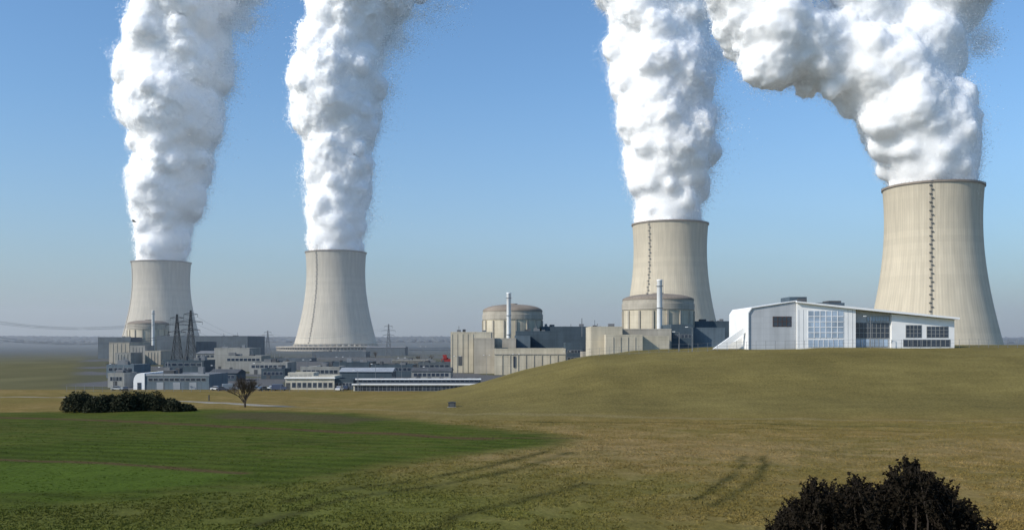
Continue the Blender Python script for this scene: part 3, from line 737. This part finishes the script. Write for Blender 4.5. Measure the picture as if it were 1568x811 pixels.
# distant forest on the ridge
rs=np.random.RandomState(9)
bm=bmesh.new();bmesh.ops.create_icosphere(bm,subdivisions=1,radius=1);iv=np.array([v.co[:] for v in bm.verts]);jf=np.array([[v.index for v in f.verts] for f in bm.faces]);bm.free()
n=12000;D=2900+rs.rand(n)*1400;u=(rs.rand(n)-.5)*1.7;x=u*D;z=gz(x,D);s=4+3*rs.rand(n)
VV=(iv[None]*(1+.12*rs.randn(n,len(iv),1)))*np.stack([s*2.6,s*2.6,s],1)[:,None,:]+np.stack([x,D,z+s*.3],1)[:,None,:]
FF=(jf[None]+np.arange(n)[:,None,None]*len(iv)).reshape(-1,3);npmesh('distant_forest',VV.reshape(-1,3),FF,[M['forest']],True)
# juniper bush near the viewpoint
rs=np.random.RandomState(12);C=[];bs=B()
prof_px=[1180,1195,1225,1255,1275,1300,1330,1355,1378,1400,1425,1450,1480,1520];prof_py=[802,778,752,724,740,726,736,744,696,706,722,742,772,825]
for k in range(520):
    D=10.8+rs.rand()*2.6;px=1185+rs.rand()*325;x=X(px,D);zt=Z(np.interp(px,prof_px,prof_py)+abs(rs.randn())*34,D);zb=float(gz(x,D))-.1
    if zt<zb+.3: continue
    lx=rs.randn()*.20;ly=rs.randn()*.2;L0=.45+.35*rs.rand()
    base=np.array([x-lx,D-ly,zt-L0]);tip=np.array([x,D,zt])
    bs.beam((x-lx*1.6,D-ly,zb),tuple(base),.012,'dbark',3);bs.beam(tuple(base),tuple(tip),.008,'dbark',3,.003)
    for s in range(9):
        t0=rs.rand()*.85;p0=base+(tip-base)*t0;dv=rs.randn(3)*.5+np.array([0,0,.9]);dv/=np.linalg.norm(dv);l=.08+.13*rs.rand();p1=p0+dv*l
        bs.beam(tuple(p0),tuple(p1),.004,'dbark',3,.002)
        m=24;t=rs.rand(m);c=p0+(p1-p0)*t[:,None]+rs.randn(m,3)*.010;C.append(c)
    m=60;t=rs.rand(m);C.append(base+(tip-base)*t[:,None]+rs.randn(m,3)*.016)
V,Fq=leaves(np.concatenate(C),.020,rs)
e=bpy.data.objects.new('juniper_bush',None);COL.objects.link(e)
q=npmesh('needles',V,Fq,[M['juniper']]);q.parent=e;q=bs.obj('stems');q.parent=e
# bird
b=B();D=90;c=Vector((X(205,D),D,Z(339,D)))
bd=[(-.25,.01),(-.12,.05),(.02,.065),(.14,.05),(.2,.035),(.27,.004)]
vs=[];fs=[]
for t,rr in bd:
    for i in range(8): a=i*math.pi/4;vs.append((c.x+t,c.y+rr*math.cos(a),c.z+rr*math.sin(a)+t*-.2))
for j in range(5):
    for i in range(8): fs.append((j*8+i,j*8+(i+1)%8,j*8+8+(i+1)%8,j*8+8+i))
b.add(vs,fs,'dsteel')
for s in (-1,1): b.add([(c.x-.08,c.y,c.z+.03),(c.x+.1,c.y,c.z+.03),(c.x+.02,c.y+s*.22,c.z+.16),(c.x-.14,c.y+s*.5,c.z+.05),(c.x-.1,c.y+s*.2,c.z+.12)],[(0,1,2,4),(4,2,3)],'dsteel')
b.add([(c.x-.2,c.y,c.z+.04),(c.x-.36,c.y-.06,c.z+.06),(c.x-.36,c.y+.06,c.z+.06)],[(0,1,2)],'dsteel');b.obj('flying_bird')

# ------------------------------------------------------------ ground-level haze (real homogeneous air volume over the plain)
hm,nt,b=newmat('haze');nt.nodes.remove(b);vs_=N(nt,'ShaderNodeVolumeScatter');vs_.inputs['Color'].default_value=(.93,.96,1,1);vs_.inputs['Density'].default_value=.00022;vs_.inputs['Anisotropy'].default_value=.1
nt.links.new(vs_.outputs[0],nt.nodes['Material Output'].inputs['Volume'])
hb=[(-5000,620,-40),(5000,620,-40),(5000,5200,-40),(-5000,5200,-40),(-5000,620,190),(5000,620,190),(5000,5200,190),(-5000,5200,190)]
npmesh('haze',np.array(hb,float),np.array([(0,3,2,1),(0,1,5,4),(1,2,6,5),(2,3,7,6),(3,0,4,7),(4,5,6,7)]),[hm])

# ------------------------------------------------------------ light, sky, camera
el=math.radians(34);az=math.atan2(-.90,-.45)
sd=Vector((math.sin(az)*math.cos(el),math.cos(az)*math.cos(el),math.sin(el)))
sl=bpy.data.lights.new('sun','SUN');sl.energy=4.1;sl.angle=math.radians(.5);sl.color=(1,.93,.83)
so=bpy.data.objects.new('sun',sl);COL.objects.link(so);so.rotation_euler=(-sd).to_track_quat('-Z','Y').to_euler()
w=bpy.data.worlds.new('World');scene.world=w;w.use_nodes=True;nt=w.node_tree;bg=nt.nodes['Background'];L=nt.links
sk=nt.nodes.new('ShaderNodeTexSky');sk.sky_type='NISHITA';sk.sun_disc=False;sk.sun_elevation=el;sk.sun_rotation=az%(2*math.pi)
sk.air_density=1.0;sk.dust_density=.6;sk.ozone_density=2.0;sk.altitude=100
ti=N(nt,'ShaderNodeVectorMath',operation='MULTIPLY');ti.inputs[1].default_value=(.88,1.20,1.42);L.new(sk.outputs[0],ti.inputs[0])
# low haze layer: thickest at the horizon
tc=N(nt,'ShaderNodeTexCoord');sx=N(nt,'ShaderNodeSeparateXYZ');L.new(tc.outputs['Generated'],sx.inputs[0])
ab=N(nt,'ShaderNodeMath',operation='ABSOLUTE');L.new(sx.outputs[2],ab.inputs[0])
m1=N(nt,'ShaderNodeMath',operation='MULTIPLY');m1.inputs[1].default_value=-7.5;L.new(ab.outputs[0],m1.inputs[0])
ex=N(nt,'ShaderNodeMath',operation='EXPONENT');L.new(m1.outputs[0],ex.inputs[0])
m2=N(nt,'ShaderNodeMath',operation='MULTIPLY');m2.inputs[1].default_value=.94;L.new(ex.outputs[0],m2.inputs[0])
mx=N(nt,'ShaderNodeMix',data_type='RGBA');L.new(m2.outputs[0],mx.inputs['Factor']);L.new(ti.outputs[0],mx.inputs[6]);mx.inputs[7].default_value=(2.5,2.85,3.2,1)
L.new(mx.outputs[2],bg.inputs[0]);bg.inputs[1].default_value=.12
cam=bpy.data.cameras.new('camera');co=bpy.data.objects.new('camera',cam);COL.objects.link(co)
co.location=(0,0,CZ);co.rotation_euler=(math.pi/2,0,0);cam.sensor_width=36;cam.lens=36*F/1568;cam.shift_y=(YH-405.5)/1568
cam.clip_end=40000;cam.clip_start=.1;scene.camera=co
scene.view_settings.view_transform='Standard';scene.view_settings.look='None';scene.view_settings.exposure=0
